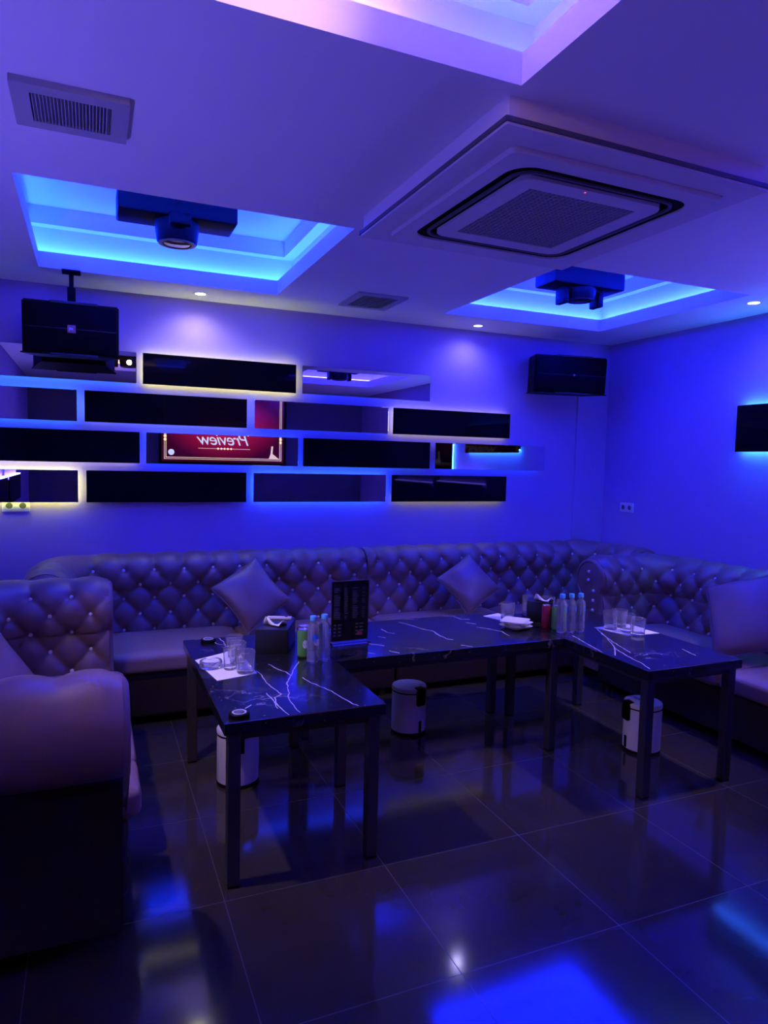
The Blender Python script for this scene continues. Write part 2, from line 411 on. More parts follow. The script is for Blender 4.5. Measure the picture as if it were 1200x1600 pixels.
def make_shell(bmname, parent, L, la, ra, prof, cz, du=0.178, dv=0.098, amp=0.034, first=0.805, u_off=0.0, studs=False):
    path = sofa_path(L, la, ra)
    nP = len(path)
    U = [0.0]
    for a, b in zip(path, path[1:]): U.append(U[-1] + (b - a).length)
    N = []
    for i in range(nP):
        d = (path[min(i + 1, nP - 1)] - path[max(i - 1, 0)]).normalized()
        N.append(Vector((-d.y, d.x)))
    V = [0.0]
    for a, b in zip(prof, prof[1:]): V.append(V[-1] + sqrt((b[0] - a[0]) ** 2 + (b[1] - a[1]) ** 2))
    # profile normals, pointing to the seat side / outward of the roll
    PN = []
    for j in range(len(prof)):
        a = prof[max(j - 1, 0)]; b = prof[min(j + 1, len(prof) - 1)]
        d = Vector((b[0] - a[0], b[1] - a[1])).normalized(); PN.append(Vector((-d.y, d.x)))
    # v of the topmost button row: first profile point where z reaches 'first'
    jt = next(j for j, p in enumerate(prof) if p[1] >= first)
    vt = V[jt]
    tot = U[-1]
    nc = max(1, round(tot / du)); du = tot / nc
    def tuft(u, v):
        x = u / du - u_off
        y = (vt - v) / dv           # rows counted downward from the top row
        if y >= 0:
            a = x + y / 2; b = x - y / 2
            h = (abs(sin(pi * a)) * abs(sin(pi * b))) ** 0.42
            ry = round(y); rx = round(x - (ry % 2) / 2) + (ry % 2) / 2
            d2 = ((x - rx) * du) ** 2 + ((y - ry) * dv) ** 2
            h = amp * h - 0.020 * exp(-d2 / 0.017 ** 2)
            return h
        t = min(1.0, -y * dv / 0.26)
        h = amp * (abs(sin(pi * x)) ** (0.42 + t)) * (1 - t) ** 1.2 + amp * 0.75 * t * (1 - 0.25 * t)
        d2 = ((x - round(x)) * du) ** 2 + (y * dv) ** 2
        return h - 0.020 * exp(-d2 / 0.017 ** 2)
    jmax = max(range(len(prof)), key=lambda j: prof[j][0])
    vend = V[jmax]
    bm = BM(); G = []
    def pos(i, j, extra=0.0):
        p, nn = path[i], N[i]
        h = 0.0
        if prof[j][1] > 0.37 and V[j] <= vend + 0.2:
            h = tuft(U[i], V[j])
            if V[j] > vend: h *= max(0.0, 1 - (V[j] - vend) / 0.2)
            h *= min(1.0, (prof[j][1] - 0.37) / 0.05 + 0.15) if V[j] < vt else 1.0
            # flatten at the free ends so the edge closes cleanly
            e = min(U[i], U[-1] - U[i]); h *= 0.35 + 0.65 * min(1.0, e / 0.05)
        h += extra
        n = prof[j][0] + PN[j].x * h; z = prof[j][1] + PN[j].y * h
        return Vector((p.x + nn.x * n, p.y + nn.y * n, z))
    jout = {}
    for i in range(nP):
        G.append([bm.verts.new(pos(i, j)) for j in range(len(prof))])
        for j in range(len(prof)): jout[G[-1][j]] = V[j] > vend
    outer = lambda f: all(jout[v] for v in f.verts)
    for i in range(nP - 1):
        for j in range(len(prof) - 1):
            bm.faces.new((G[i][j], G[i + 1][j], G[i + 1][j + 1], G[i][j + 1]))
        bm.faces.new((G[i][-1], G[i + 1][-1], G[i + 1][0], G[i][0]))
    bm.faces.ensure_lookup_table()
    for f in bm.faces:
        f.material_index = 1 if all(v.co.z < cz - .10 for v in f.verts) and outer(f) else 0  # lower outer faces get the shade-darkened leather
    bm.faces.new(G[0]); bm.faces.new(G[-1])
    shell = link('backrest', bm, [M_LEATHER, M_LEATHER_SHADE], parent, sharp=60)
    # crystal buttons on the lattice
    t = bmesh.new(); bmesh.ops.create_icosphere(t, subdivisions=2, radius=0.012)
    proto = None
    rows = int((vt - V[2]) / dv) + 1
    for r in range(rows):
        v = vt - r * dv
        if v < V[1] + 0.035: break
        j = min(range(len(V)), key=lambda q: abs(V[q] - v))
        for c in range(-1, nc + 2):
            u = (c + u_off + (r % 2) / 2) * du
            if u < 0.03 or u > tot - 0.03: continue
            i = min(range(nP), key=lambda q: abs(U[q] - u))
            if proto is None:
                proto = link('button', t, M_CRYSTAL, shell)
                o = proto
            else:
                o = proto.copy(); COL.objects.link(o); o.parent = shell
            o.location = pos(i, j, 0.006)
            if r == 0: pass
    if proto: proto['label'] = 'sparkling crystal button'
    # scroll fronts
    def cap(i, sgn):
        p, nn = path[i], N[i]
        d = (path[1] - path[0]).normalized() * -1 if i == 0 else (path[-1] - path[-2]).normalized()
        jr = [j for j in range(len(prof)) if prof[j][1] > 0.085]
        ring = [prof[j] for j in jr]
        cx = sum(q[0] for q in ring) / len(ring); 
        b = BM()
        def P(n, z, out): 
            q = p + nn * n + d * out
            return b.verts.new((q.x, q.y, z))
        ax = 0.5 * (prof[0][0] + prof[-1][0])
        def shrink(q, s):
            if q[1] > cz - 0.10: c = Vector((PROFC, cz))
            else: c = Vector((ax, q[1]))
            w = Vector(q); dd = c - w
            return w + dd.normalized() * min(s, dd.length * .8) if dd.length > 1e-5 else w
        PROFC = sum(q[0] for q in ring if q[1] > cz) / max(1, len([q for q in ring if q[1] > cz]))
        layers = [(0.0, -0.004), (0.006, 0.012), (0.022, 0.020), (0.03, 0.014), (0.045, 0.018)]
        R = []
        for s, out in layers:
            R.append([P(*shrink(q, s), out) for q in ring])
        for A, B in zip(R, R[1:]):
            n = len(A)
            for k in range(n): b.faces.new((A[k], A[(k + 1) % n], B[(k + 1) % n], B[k]))
        b.faces.new(R[-1])
        o = link('arm_front', b, M_LEATHER, parent, sharp=50)
        for k, zz in enumerate([cz + .06, cz, cz - .07, cz - .14, cz - .21, cz - .28] if studs else []):
            q = p + nn * (PROFC if k < 2 else ax) + d * 0.021
            bo = proto.copy(); COL.objects.link(bo); bo.parent = o; bo.location = (q.x, q.y, zz)
    if la: cap(0, 1)
    if ra: cap(nP - 1, 1)
    return shell

def soft_box(bm, x0, x1, y0, y1, z0, z1, bulge=0.02, r=0.035, n=14):
    t = bmesh.new()
    bmesh.ops.create_cube(t, size=2)
    bmesh.ops.subdivide_edges(t, edges=t.edges[:], cuts=n, use_grid_fill=True)
    sx, sy, sz = (x1 - x0) / 2, (y1 - y0) / 2, (z1 - z0) / 2
    for v in t.verts:
        p = Vector((v.co.x * sx, v.co.y * sy, v.co.z * sz))
        q = Vector((max(-sx + r, min(sx - r, p.x)), max(-sy + r, min(sy - r, p.y)), max(-sz + r, min(sz - r, p.z))))
        d = p - q
        if d.length > 1e-6: p = q + d.normalized() * r
        if v.co.z > 0: p.z += bulge * max(0, (1 - v.co.x ** 4)) * max(0, (1 - v.co.y ** 4))
        v.co = p + Vector(((x0 + x1) / 2, (y0 + y1) / 2, (z0 + z1) / 2))
    merge(bm, t)
    return bm

def make_sofa(name, label, loc, rz, L, la, ra, depth, seams, cn, cz, r, wall, u_off=0.0, studs=False, group='tufted brown leather sofas'):
    t = thing(name, label, 'sofa', loc, rz, group)
    prof = sofa_profile(cn, cz, r, wall)
    make_shell('backrest', t, L, la, ra, prof, cz, u_off=u_off, studs=studs)
    # plinth base and seat
    e0 = 0.015 if la else 0.004; e1 = L - 0.015 if ra else L - 0.004
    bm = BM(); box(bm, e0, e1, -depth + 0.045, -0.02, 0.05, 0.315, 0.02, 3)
    link('base', bm, M_LEATHER_SHADE, t)
    cuts = [e0] + seams + [e1]
    for a, b in zip(cuts, cuts[1:]):
        bm = soft_box(BM(), a + .002, b - .002, -depth, -0.015, 0.312, 0.425, bulge=0.018)
        link('seat_cushion', bm, M_SEATL, t, sharp=70)
    for x in (e0 + .08, e1 - .08):
        for y in (-depth + .09, -0.1):
            lathe_bm = lathe(BM(), [(0.0, 0.0), (0.022, 0.0), (0.028, 0.052), (0.0, 0.052)], 16, x, y)
            link('foot', lathe_bm, M_BLACKWOOD, t)
    return t

make_sofa('chesterfield_sofa', 'left half of the long tufted brown leather sofa along the mirrored wall', (-0.10, 4.62, 0), 0, 1.945, 0.50, 0, 0.60, [0.97], 0.135, 0.765, 0.125, 0.20)
make_sofa('chesterfield_sofa', 'right half of the long tufted brown leather sofa, ending in the room corner', (1.853, 4.62, 0), 0, 2.02, 0, 0.50, 0.60, [1.0], 0.135, 0.765, 0.125, 0.20, u_off=0.5)
make_sofa('chesterfield_sofa', 'brown leather two-arm sofa in the left foreground, arm towards the viewer', (-0.45, 2.37, 0), pi / 2, 1.44, 0.53, 0.53, 0.60, [0.30, 0.87], 0.165, 0.715, 0.155, 0.20)
make_sofa('chesterfield_sofa', 'tufted brown leather sofa along the right wall below the wall socket', (3.83, 3.79, 0), -pi / 2, 2.1, 0.50, 0.50, 0.61, [1.05], 0.165, 0.725, 0.155, 0.22, studs=True)

# ------------------------------------------------------------------ cushions
def make_cushion(label, loc, lean, rz, spin, size=0.44, thick=0.15):
    bm = BM(); n = 28
    G = {}
    for s in (1, -1):
        for i in range(n + 1):
            for j in range(n + 1):
                x, y = -1 + 2 * i / n, -1 + 2 * j / n
                if s == -1 and (i in (0, n) or j in (0, n)): G[(s, i, j)] = G[(1, i, j)]; continue
                e = (1 - x * x) * (1 - y * y)
                px = x * (1 - 0.07 * (1 - y * y) ** 1.0); py = y * (1 - 0.07 * (1 - x * x))
                w = 0.008 * sin(5 * x + 3 * y) * (1 - e)
                G[(s, i, j)] = bm.verts.new((px * size / 2, py * size / 2, s * (thick / 2) * max(0, e) ** 0.45 + w))
    for s in (1, -1):
        for i in range(n):
            for j in range(n):
                f = [G[(s, i, j)], G[(s, i + 1, j)], G[(s, i + 1, j + 1)], G[(s, i, j + 1)]]
                bm.faces.new(f if s == 1 else f[::-1])
    o = link('throw_cushion', bm, M_CUSH, None, sharp=80)
    o.location = loc; o.rotation_euler = (Matrix.Rotation(rz, 3, 'Z') @ Matrix.Rotation(lean, 3, 'X') @ Matrix.Rotation(spin, 3, 'Z')).to_euler()
    tag(o, label, 'cushion', 'square leather cushions')
    pts = []
    for k in range(4):
        a0 = [(-1, -1), (1, -1), (1, 1), (-1, 1)][k]; b0 = [(1, -1), (1, 1), (-1, 1), (-1, -1)][k]
        for i in range(16):
            x = a0[0] + (b0[0] - a0[0]) * i / 16; y = a0[1] + (b0[1] - a0[1]) * i / 16
            w = 0.008 * sin(5 * x + 3 * y)
            pts.append((x * (1 - 0.07 * (1 - y * y)) * size / 2, y * (1 - 0.07 * (1 - x * x)) * size / 2, w))
    pts.append(pts[0])
    link('piping', tube(BM(), pts, 0.004, 6), M_CUSH, o)
    return o
M_CUSH = mat('cushion_leather', (0.20, 0.125, 0.10), 0.36, spec=0.5, noise=(5, 0.12), bump=0.2, bump_scale=260)
make_cushion('leather cushion tilted on its corner on the sofa behind the left table', (0.945, 4.36, 0.672), rad(58), rad(6), rad(31), 0.375, 0.16)
make_cushion('leather cushion tilted on its corner on the sofa behind the stacked plates', (2.555, 4.37, 0.660), rad(58), rad(-6), rad(33), 0.355, 0.16)
make_cushion('large leather cushion leaning in the right sofa, cut by the picture edge', (3.58, 2.84, 0.69), rad(62), rad(-80), rad(24), 0.50, 0.16)
make_cushion('leather cushion in the left foreground sofa, only its rounded edge showing', (-0.36, 3.02, 0.655), rad(60), rad(70), rad(10), 0.44, 0.16)

# ------------------------------------------------------------------ wall panels with light behind
def panel(label, x0, x1, z0, z1, kind, led=None, strength=0.0, wall='back', sides='tblr', group=None):
    """back wall: x0..x1 along X; right / left wall: x0..x1 along Y"""
    w, h = x1 - x0, z1 - z0
    nm = 'mirror_panel' if kind == 'mirror' else 'black_glass_panel'
    if wall == 'back': loc, rz = ((x0 + x1) / 2, Y1, (z0 + z1) / 2), 0
    elif wall == 'front': loc, rz = ((x0 + x1) / 2, Y0 + .012, (z0 + z1) / 2), pi
    elif wall == 'right': loc, rz = (X1, (x0 + x1) / 2, (z0 + z1) / 2), -pi / 2
    else: loc, rz = (X0, (x0 + x1) / 2, (z0 + z1) / 2), pi / 2
    t = thing(nm, label, 'wall panel', loc, rz, group or ('mirror panels' if kind == 'mirror' else 'black glass panels'))
    bm = BM(); box(bm, -w / 2, w / 2, -0.050, -0.042, -h / 2, h / 2, 0.002, 1)
    link('glass', bm, M_MIRROR if kind == 'mirror' else M_BLACKGLASS, t, flat=True)
    bm = BM(); i = 0.035; box(bm, -w / 2 + i, w / 2 - i, -0.042, 0.0, -h / 2 + i, h / 2 - i)
    link('backing_box', bm, M_BLACK, t, flat=True)
    if led:
        bm = BM(); a, b = 0.034, 0.026; yb, yf = -0.034, -0.012
        if 't' in sides: box(bm, -w / 2 + b, w / 2 - b, yb, yf, h / 2 - a, h / 2 - b)
        if 'b' in sides: box(bm, -w / 2 + b, w / 2 - b, yb, yf, -h / 2 + b, -h / 2 + a)
        if 'u' in sides: box(bm, -w / 2, w / 2, -.046, -.006, h / 2, h / 2 + .010)
        if 'l' in sides: box(bm, -w / 2 + b, -w / 2 + a, yb, yf, -h / 2 + b, h / 2 - b)
        if 'r' in sides: box(bm, w / 2 - a, w / 2 - b, yb, yf, -h / 2 + b, h / 2 - b)
        o = link('led_strip', bm, emit('panel_led', led, strength * PANEL_GAIN), t, flat=True)
        o['label'] = 'glowing strip behind the panel'
    return t

CY = (0.03, 0.22, 1.0); BL = (0.01, 0.06, 1.0); YW = (0.85, 1.0, 0.15); WH = (0.75, 0.75, 0.95); LB = (0.22, 0.34, 1.0)
R1, R2, R3, R4 = (2.02, 2.222), (1.757, 1.957), (1.496, 1.702), (1.237, 1.444)
panel('blue-lit mirror panel half hidden behind the left loudspeaker, top row', -0.80, 0.276, *R1, 'mirror', CY, 5.5, sides='b')
panel('black glass panel with strong yellowish glow, top row beside the left loudspeaker', 0.316, 1.358, *R1, 'black', YW, 8.0)
panel('mirror panel at the right end of the top row, blue glow below', 1.405, 2.435, *R1, 'mirror', BL, 3.0, sides='b')
panel('short mirror panel at the left edge of the second row, blue glow', -0.80, -0.083, *R2, 'mirror', CY, 5.5, sides='tbr')
panel('black glass panel in the second row above the reflected red screen', -0.038, 1.006, *R2, 'black', LB, 4.0, sides='blr')
panel('mirror panel in the second row with a strip of red screen at its left', 1.060, 2.086, *R2, 'mirror', BL, 2.6, sides='blr')
panel('black glass panel at the right end of the second row, whitish glow above and below', 2.126, 3.178, *R2, 'black', (0.8, 0.8, 0.5), 3.2, sides='tbl')
panel('black glass panel left of the red reflection, third row', -0.80, 0.295, *R3, 'black', WH, 3.5, sides='b')
panel('mirror panel in the third row reflecting the red screen with gold frame', 0.335, 1.380, *R3, 'mirror', BL, 6.0, sides='tblr')
panel('black glass panel right of the red reflection, third row', 1.418, 2.448, *R3, 'black', CY, 2.6, sides='b')
panel('clear-looking mirror panel at the right end of the third row, all blue', 2.493, 3.535, *R3, 'mirror', BL, 4.5, sides='b')
panel('mirror panel above the left double socket, bottom row, yellowish glow', -0.80, -0.080, *R4, 'mirror', YW, 8.0, sides='tbr')
panel('black glass panel in the bottom row next to the panel over the left socket', -0.031, 1.006, *R4, 'black', YW, 0.9, sides='l')
panel('mirror panel in the bottom row with bright blue glow underneath', 1.056, 2.078, *R4, 'mirror', (0.01, 0.07, 1.0), 16.0, sides='tblr')
panel('black glass panel at the right end of the bottom row, faint yellowish glow below', 2.127, 3.163, *R4, 'black', YW, 2.2, sides='b')
panel('black glass panel on the right wall, blue glow above and below', 2.37, 3.515, 1.670, 1.994, 'black', (0.03, 0.24, 1.0), 40.0, 'right', 'tb')
panel('black glass panel further along the right wall, seen only as a reflection', 1.15, 2.05, 1.42, 1.80, 'black', (0.03, 0.2, 1.0), 16.0, 'right', 'tblr')
UPV = (0.22, 0.17, 1.0); UPR = (0.15, 0.11, 1.0)  # added unseen side-wall panels, upward strips brighten the ceiling
panel('added unseen panel with fill light along its top, right wall beside the right sofa', 1.65, 2.80, 1.02, 1.30, 'black', UPR, FILL_UPLIGHT / PANEL_GAIN, 'right', 'u')
panel('added unseen panel with fill light along its top, right wall near the television', 0.30, 1.45, 0.99, 1.27, 'black', UPR, FILL_UPLIGHT / PANEL_GAIN, 'right', 'u')
panel('added unseen panel with fill light along its top, left wall behind the left sofa', 1.90, 3.05, 1.02, 1.30, 'black', UPV, FILL_UPLIGHT * .62 / PANEL_GAIN, 'left', 'u')
panel('added unseen panel with fill light along its top, left wall near the television', 0.55, 1.70, 1.02, 1.30, 'black', UPV, FILL_UPLIGHT * .62 / PANEL_GAIN, 'left', 'u')

# ------------------------------------------------------------------ television on the wall behind the viewer
tv = thing('television', 'large wall television with a red gold-framed screen, seen as a reflection', 'television', (1.915, Y0, 2.0))
bm = BM(); box(bm, -0.98, 0.98, 0.012, 0.05, -0.57, 0.57, 0.006, 2); link('case', bm, M_PLASTIC_DK, tv)
bm = BM(); box(bm, -0.94, 0.94, 0.0502, 0.052, -0.53, 0.53); link('screen', bm, M_SCREEN, tv, flat=True)
bm = BM(); yy = (0.0525, 0.0535)
for e, wd in ((0.035, 0.008), (0.058, 0.010)):
    x, z = 0.94 - e, 0.53 - e
    box(bm, -x, x, *yy, z - wd, z); box(bm, -x, x, *yy, -z, -z + wd); box(bm, -x, -x + wd, *yy, -z, z); box(bm, x - wd, x, *yy, -z, z)
box(bm, -0.40, 0.40, *yy, -0.325, -0.318)
for k in range(5):
    Mx = Matrix.Translation((-0.10 + .05 * k, 0.053, -0.3215)) @ Matrix.Rotation(pi / 4, 4, 'Y')
    box(bm, -.014, .014, -.0005, .0005, -.014, .014, M=Mx)
for s in (-1, 1):
    for k in range(3): 
        Mx = Matrix.Translation((s * .89, 0.053, -0.20 + .05 * k)) @ Matrix.Rotation(pi / 4, 4, 'Y')
        box(bm, -.018, .018, -.0005, .0005, -.018, .018, M=Mx)
prism(bm, [(-.86, -.44), (-.70, -.44), (-.80, -.36), (-.79, -.24), (-.82, -.24), (-.83, -.36)], 0.0, 0.001, M=Matrix.Translation((1.56, 0.053, -.02)) @ Matrix.Rotation(pi / 2, 4, 'X'))
link('gold_frame', bm, M_GOLD, tv, flat=True)
text_mesh('screen_text', 'SONG', 0.22, M_GOLD, tv, (0, 0.054, 0.035), (pi / 2, 0, pi), 0.0)
text_mesh('screen_text', 'Preview', 0.26, M_SCRW, tv, (0, 0.055, -0.185), (pi / 2, 0, pi), 0.35, spacing=0.92)
bm = BM(); 
t2 = bmesh.new(); bmesh.ops.create_circle(t2, cap_ends=True, segments=24, radius=0.045); merge(bm, t2, Matrix.Translation((-0.80, 0.0530, -0.39)) @ Matrix.Rotation(pi / 2, 4, 'X'))
link('screen_badge', bm, M_SCRW, tv, flat=True)
cab = thing('song_console', 'dark equipment cabinet below the television, seen as a reflection', 'cabinet', (1.9, Y0 + .25, 0))
bm = BM(); box(bm, -1.0, 1.0, -.23, .2, 0.0, 0.85, 0.01, 2); link('carcass', bm, M_BLACK, cab)
for k in range(3):
    bm = BM(); box(bm, -.97 + .66 * k, -.35 + .66 * k, .2, .215, .06, .8, 0.004, 1); link('door', bm, M_PLASTIC_DK, cab)

# ------------------------------------------------------------------ loudspeakers
M_TRIM = mat('dark_trim', (0.03, 0.03, 0.032), 0.5, spec=0.2)
def speaker(label, loc, rz, w, h, d, tilt=0.0, badge=False):
    t = thing('loudspeaker', label, 'loudspeaker', loc, rz, 'wall loudspeakers')
    R = Matrix.Rotation(tilt, 4, 'X')
    bm = BM()
    prism(bm, [(-w / 2, 0), (w / 2, 0), (w / 2 - .07, d), (-w / 2 + .07, d)], -h / 2, h / 2)
    bmesh.ops.bevel(bm, geom=bm.edges[:], offset=0.008, segments=2, affect='EDGES'); bm.transform(R)
    link('cabinet', bm, M_PLASTIC_DK, t)
    bm = box(BM(), -w / 2 + .012, w / 2 - .012, -0.016, 0.002, -h / 2 + .014, h / 2 - .014, 0.008, 2, M=R)
    link('grille', bm, M_BLACK, t)
    bm = box(BM(), -w / 2 + .02, w / 2 - .02, -0.0175, -0.015, -.0025, .0025, 0.0005, 1, M=R); link('trim_bar', bm, M_TRIM, t)
    for s in (-1, 1):
        bm = box(BM(), -w * .22, w * .27, -0.02, 0.0, s * h / 2 - .008 - .004 * s, s * h / 2 + .008 - .004 * s, 0.003, 1, M=R)
        link('edge_trim', bm, M_TRIM, t)
    if badge:
        bm = box(BM(), -.022, .022, -0.021, -0.015, -.022, .022, 0.002, 1, M=R); b = link('badge', bm, M_BADGE, t)
        text_mesh('badge_letters', 'JBL', 0.02, M_LABELW, b, R @ Vector((0, -0.0215, 0)), (pi / 2 + tilt, 0, 0), 0.0, 0.0004)
    else:
        bm = lathe(BM(), [(0, 0), (.008, 0), (.008, .003), (0, .003)], 16, M=R @ Matrix.Translation((.02, -.016, .0)) @ Matrix.Rotation(pi / 2, 4, 'X')); link('badge', bm, M_GREYPL, t)
    return t
M_BADGE = mat('orange_badge', (0.35, 0.10, 0.08), 0.4)
s1 = speaker('black loudspeaker hanging from the ceiling in front of the left mirror panels', (-0.10, 4.43, 2.265), 0, 0.515, 0.30, 0.28, rad(4), True)
bm = BM(); box(bm, -.022, .022, .06, .10, .14, .25); box(bm, -.012, .012, .07, .09, .24, .337); box(bm, -.05, .05, .03, .13, .337, .345); link('bracket', bm, M_BLACK, s1)
s2 = speaker('black loudspeaker on the back wall near the right corner', (3.545, 4.56, 2.270), rad(-9), 0.64, 0.30, 0.26, rad(3))
bm = BM(); box(bm, -.03, .03, .22, .36, -.04, .04); link('bracket', bm, M_BLACK, s2)

# white cable duct below the right speaker
duct = thing('cable_duct', 'pale vertical cable duct on the back wall below the right loudspeaker', 'cable duct', (3.925, Y1, 0))
link('duct_body', box(BM(), -.042, .042, -.02, 0, 0.87, 2.20, 0.003, 1), M_WALL, duct)

# ------------------------------------------------------------------ sockets
def socket(label, loc, rz):
    t = thing('wall_socket', label, 'socket', loc, rz, 'double wall sockets')
    bm = BM(); box(bm, -.078, .078, -.010, 0, -.040, .040, 0.004, 2); link('plate', bm, M_WHITE, t)
    for s in (-1, 1):
        bm = lathe(BM(), [(0.0, -.006), (.019, -.006), (.0205, .002), (.025, .002), (.026, 0.0), (0.0, -.008)][:5], 24, M=Matrix.Translation((s * .038, -.0105, 0)) @ Matrix.Rotation(pi / 2, 4, 'X'))
        rn = link('socket_ring', bm, M_WHITE, t)
        bm = lathe(BM(), [(0.0, 0.0), (.0195, 0.0), (.0195, .002), (0, .002)], 24, M=Matrix.Translation((s * .038, -.0095, 0)) @ Matrix.Rotation(pi / 2, 4, 'X'))
        link('socket_well', bm, M_GREYDK, rn)
    return t
socket('double white socket on the back wall below the leftmost bottom panel', (-0.44, Y1, 1.214), 0)
socket('double white socket on the right wall above the sofa', (X1, 4.595, 1.20), -pi / 2)

# ------------------------------------------------------------------ ceiling fittings
def downlight(label, x, y, tx, ty, watts, colr, r=0.032, cone=150):
    t = thing('downlight', label, 'ceiling spotlight', (x, y, ZC), 0, 'recessed spotlights')
    link('trim_ring', lathe(BM(), [(r, -.001), (r + .012, -.004), (r + .016, 0.0), (r, 0.0)], 28), M_WHITE, t)
    link('lens', lathe(BM(), [(0, -.0015), (r, -.0015), (r, 0), (0, 0)], 24), emit('spot_lens', colr, 14.0), t, flat=True)
    l = bpy.data.lights.new('spot_beam', 'SPOT'); l.energy = watts; l.color = colr; l.spot_size = rad(cone); l.spot_blend = 1.0; l.shadow_soft_size = 0.03
    lo = bpy.data.objects.new('spot_beam', l); COL.objects.link(lo); lo.parent = t; lo.location = (0, 0, -.02)
    d = Vector((tx, ty, -1.0)).normalized(); lo.rotation_euler = d.to_track_quat('-Z', 'Y').to_euler()
    return t
downlight('small warm spotlight in the ceiling strip above the yellow-glowing panel', 0.663, 4.70, 0.0, 0.05, SPOT_WATTS * 1.2, (1.0, 0.93, 0.70))
downlight('small white spotlight in the ceiling strip left of the right light recess', 2.764, 4.715, -0.05, 0.05, SPOT_WATTS, (0.50, 0.48, 1.0))
downlight('small white spotlight near the right wall, close to the right picture edge', 3.90, 3.21, 0.05, 0.0, SPOT_WATTS * 0.8, (0.45, 0.46, 1.0), 0.034)
downlight('added fill spotlight in the ceiling above the left sofa, outside the picture', -0.50, 2.50, 0.60, 0.22, TABLE_FILL_WATTS, (1.0, 0.74, 0.95), cone=66)  # added unseen spot that brightens the left table
downlight('added fill spotlight in the ceiling beside the air conditioner, outside the picture', 3.35, 2.36, -0.42, 0.30, TABLE_FILL_WATTS, (0.80, 0.60, 1.0), cone=64)  # added unseen spot that brightens the right table

def cassette():
    t = thing('air_conditioner', 'large square ceiling cassette air conditioner in a raised white frame', 'air conditioner', (1.642, 2.335, ZC), rad(0.8))
    bm = BM()
    w, h = 1.10, 1.145
    frame_ring(bm, w - .03, h - .03, .006, .09, -0.062, 0.0); link('mounting_box', bm, M_CEIL, t, flat=True)
    bm = BM(); frame_ring(bm, w, h, .006, .012, -0.078, -0.064); link('edge_bead', bm, M_GREYDK, t, flat=True)
    bm = BM(); frame_ring(bm, w - .012, h - .012, .006, .10, -0.086, -0.068); link('outer_frame', bm, M_CASS, t, flat=True)
    bm = BM(); frame_ring(bm, .90, .93, .03, .065, -0.104, -0.078, ri=.09); link('fascia', bm, M_CASS, t, sharp=25)
    bm = BM(); frame_ring(bm, .79, .82, .085, .080, -0.096, -0.073); link('air_slot', bm, M_BLACK, t)
    bm = BM(); frame_ring(bm, .70, .73, .075, .012, -0.104, -0.090); link('louvre', bm, M_GREYDK, t)
    bm = BM(); frame_ring(bm, .63, .66, .06, .075, -0.108, -0.078); link('grille_frame', bm, M_CASS, t)
    bm = BM(); box(bm, -.245, .245, -.26, .26, -.100, -.078)
    for k in range(24):
        x = -.24 + .48 * k / 23; box(bm, x - .004, x + .004, -.26, .26, -.105, -.100)
    for k in range(25):
        y = -.255 + .51 * k / 24; box(bm, -.245, .245, y - .003, y + .003, -.104, -.100)
    link('intake_grille', bm, M_GREYG, t, flat=True)
    link('indicator', lathe(BM(), [(0, -.1095), (.004, -.1095), (.004, -.107), (0, -.107)], 12, -.05, -.315), M_DOTRED, t)
    return t
M_CASS = mat('cassette_plastic', (0.72, 0.68, 0.70), 0.5)
M_GREYG = mat('intake_mesh', (0.34, 0.32, 0.34), 0.6)
cassette()

def vent(label, x, y, w, d, drop, m_frame, slats, m_in):
    t = thing('ceiling_vent', label, 'vent', (x, y, ZC), 0, 'square ceiling vents')
    bm = BM(); frame_ring(bm, w, d, .004, .05, -drop, 0); link('frame', bm, m_frame, t, flat=True)
    bm = BM(); box(bm, -w / 2 + .05, w / 2 - .05, -d / 2 + .05, d / 2 - .05, -drop * .4, 0); link('backing', bm, m_in, t, flat=True)
    bm = BM()
    for k in range(slats):
        xx = -w / 2 + .055 + (w - .11) * (k + .5) / slats
        box(bm, -.0015, .0015, -d / 2 + .05, d / 2 - .05, -.007, .007, M=Matrix.Translation((xx, 0, -drop * .7)) @ Matrix.Rotation(rad(35), 4, 'Y'))
    link('slats', bm, M_GREYPL, t, flat=True)
    return t
vent('grey square vent with fine slats on the ceiling at the upper left', -0.047, 2.415, 0.325, 0.285, 0.020, M_GREYPL, 22, M_GREYDK)
vent('low square vent on the ceiling between the two light recesses', 1.728, 4.335, 0.345, 0.40, 0.012, M_GREYPL, 12, M_GREYDK)

def moving_head(label, x, y, rz, bw, yoke=0.0, drop=0.0, ya=.375):
    t = thing('moving_head_light', label, 'stage light', (x, y, 0), rz, 'black stage lights in the ceiling recesses')
    zt = ZC + .36
    bm = BM(); box(bm, -bw / 2, bw / 2, -.11, .11, zt - .27, zt - .15, 0.012, 2); link('base_box', bm, M_PLASTIC_DK, t)
    bm = BM(); box(bm, -.03, .03, -.03, .03, zt - .15, zt); link('ceiling_clamp', bm, M_BLACK, t)
    bm = BM()
    for s in (-1, 1): box(bm, s * .138 - .02, s * .138 + .02, -.05, .05, zt - ya, zt - .26, 0.008, 2)
    box(bm, -.155, .155, -.05, .05, zt - .285, zt - .262, 0.006, 1); link('yoke', bm, M_PLASTIC_DK, t).rotation_euler = (0, 0, yoke)
    hd = link('head', lathe(BM(), [(0, 0), (.092, 0), (.097, .008), (.104, .06), (.112, .15), (.110, .21), (.095, .23), (.0, .235)], 32, 0, 0, 2.60 + drop), M_PLASTIC_DK, t)
    link('lens', lathe(BM(), [(0, -.003), (.03, -.002), (.062, 0.001), (.06, .004), (0, .004)], 28, 0, 0, 2.598 + drop), M_LENS, hd)
    link('lens_ring', lathe(BM(), [(.070, -.003), (.090, -.002), (.092, .012), (.07, .012)], 28, 0, 0, 2.60 + drop), M_STEEL, hd)
    return t
M_LENS = mat('dark_lens', (0.06, 0.06, 0.09), 0.08, spec=0.8, coat=0.6)
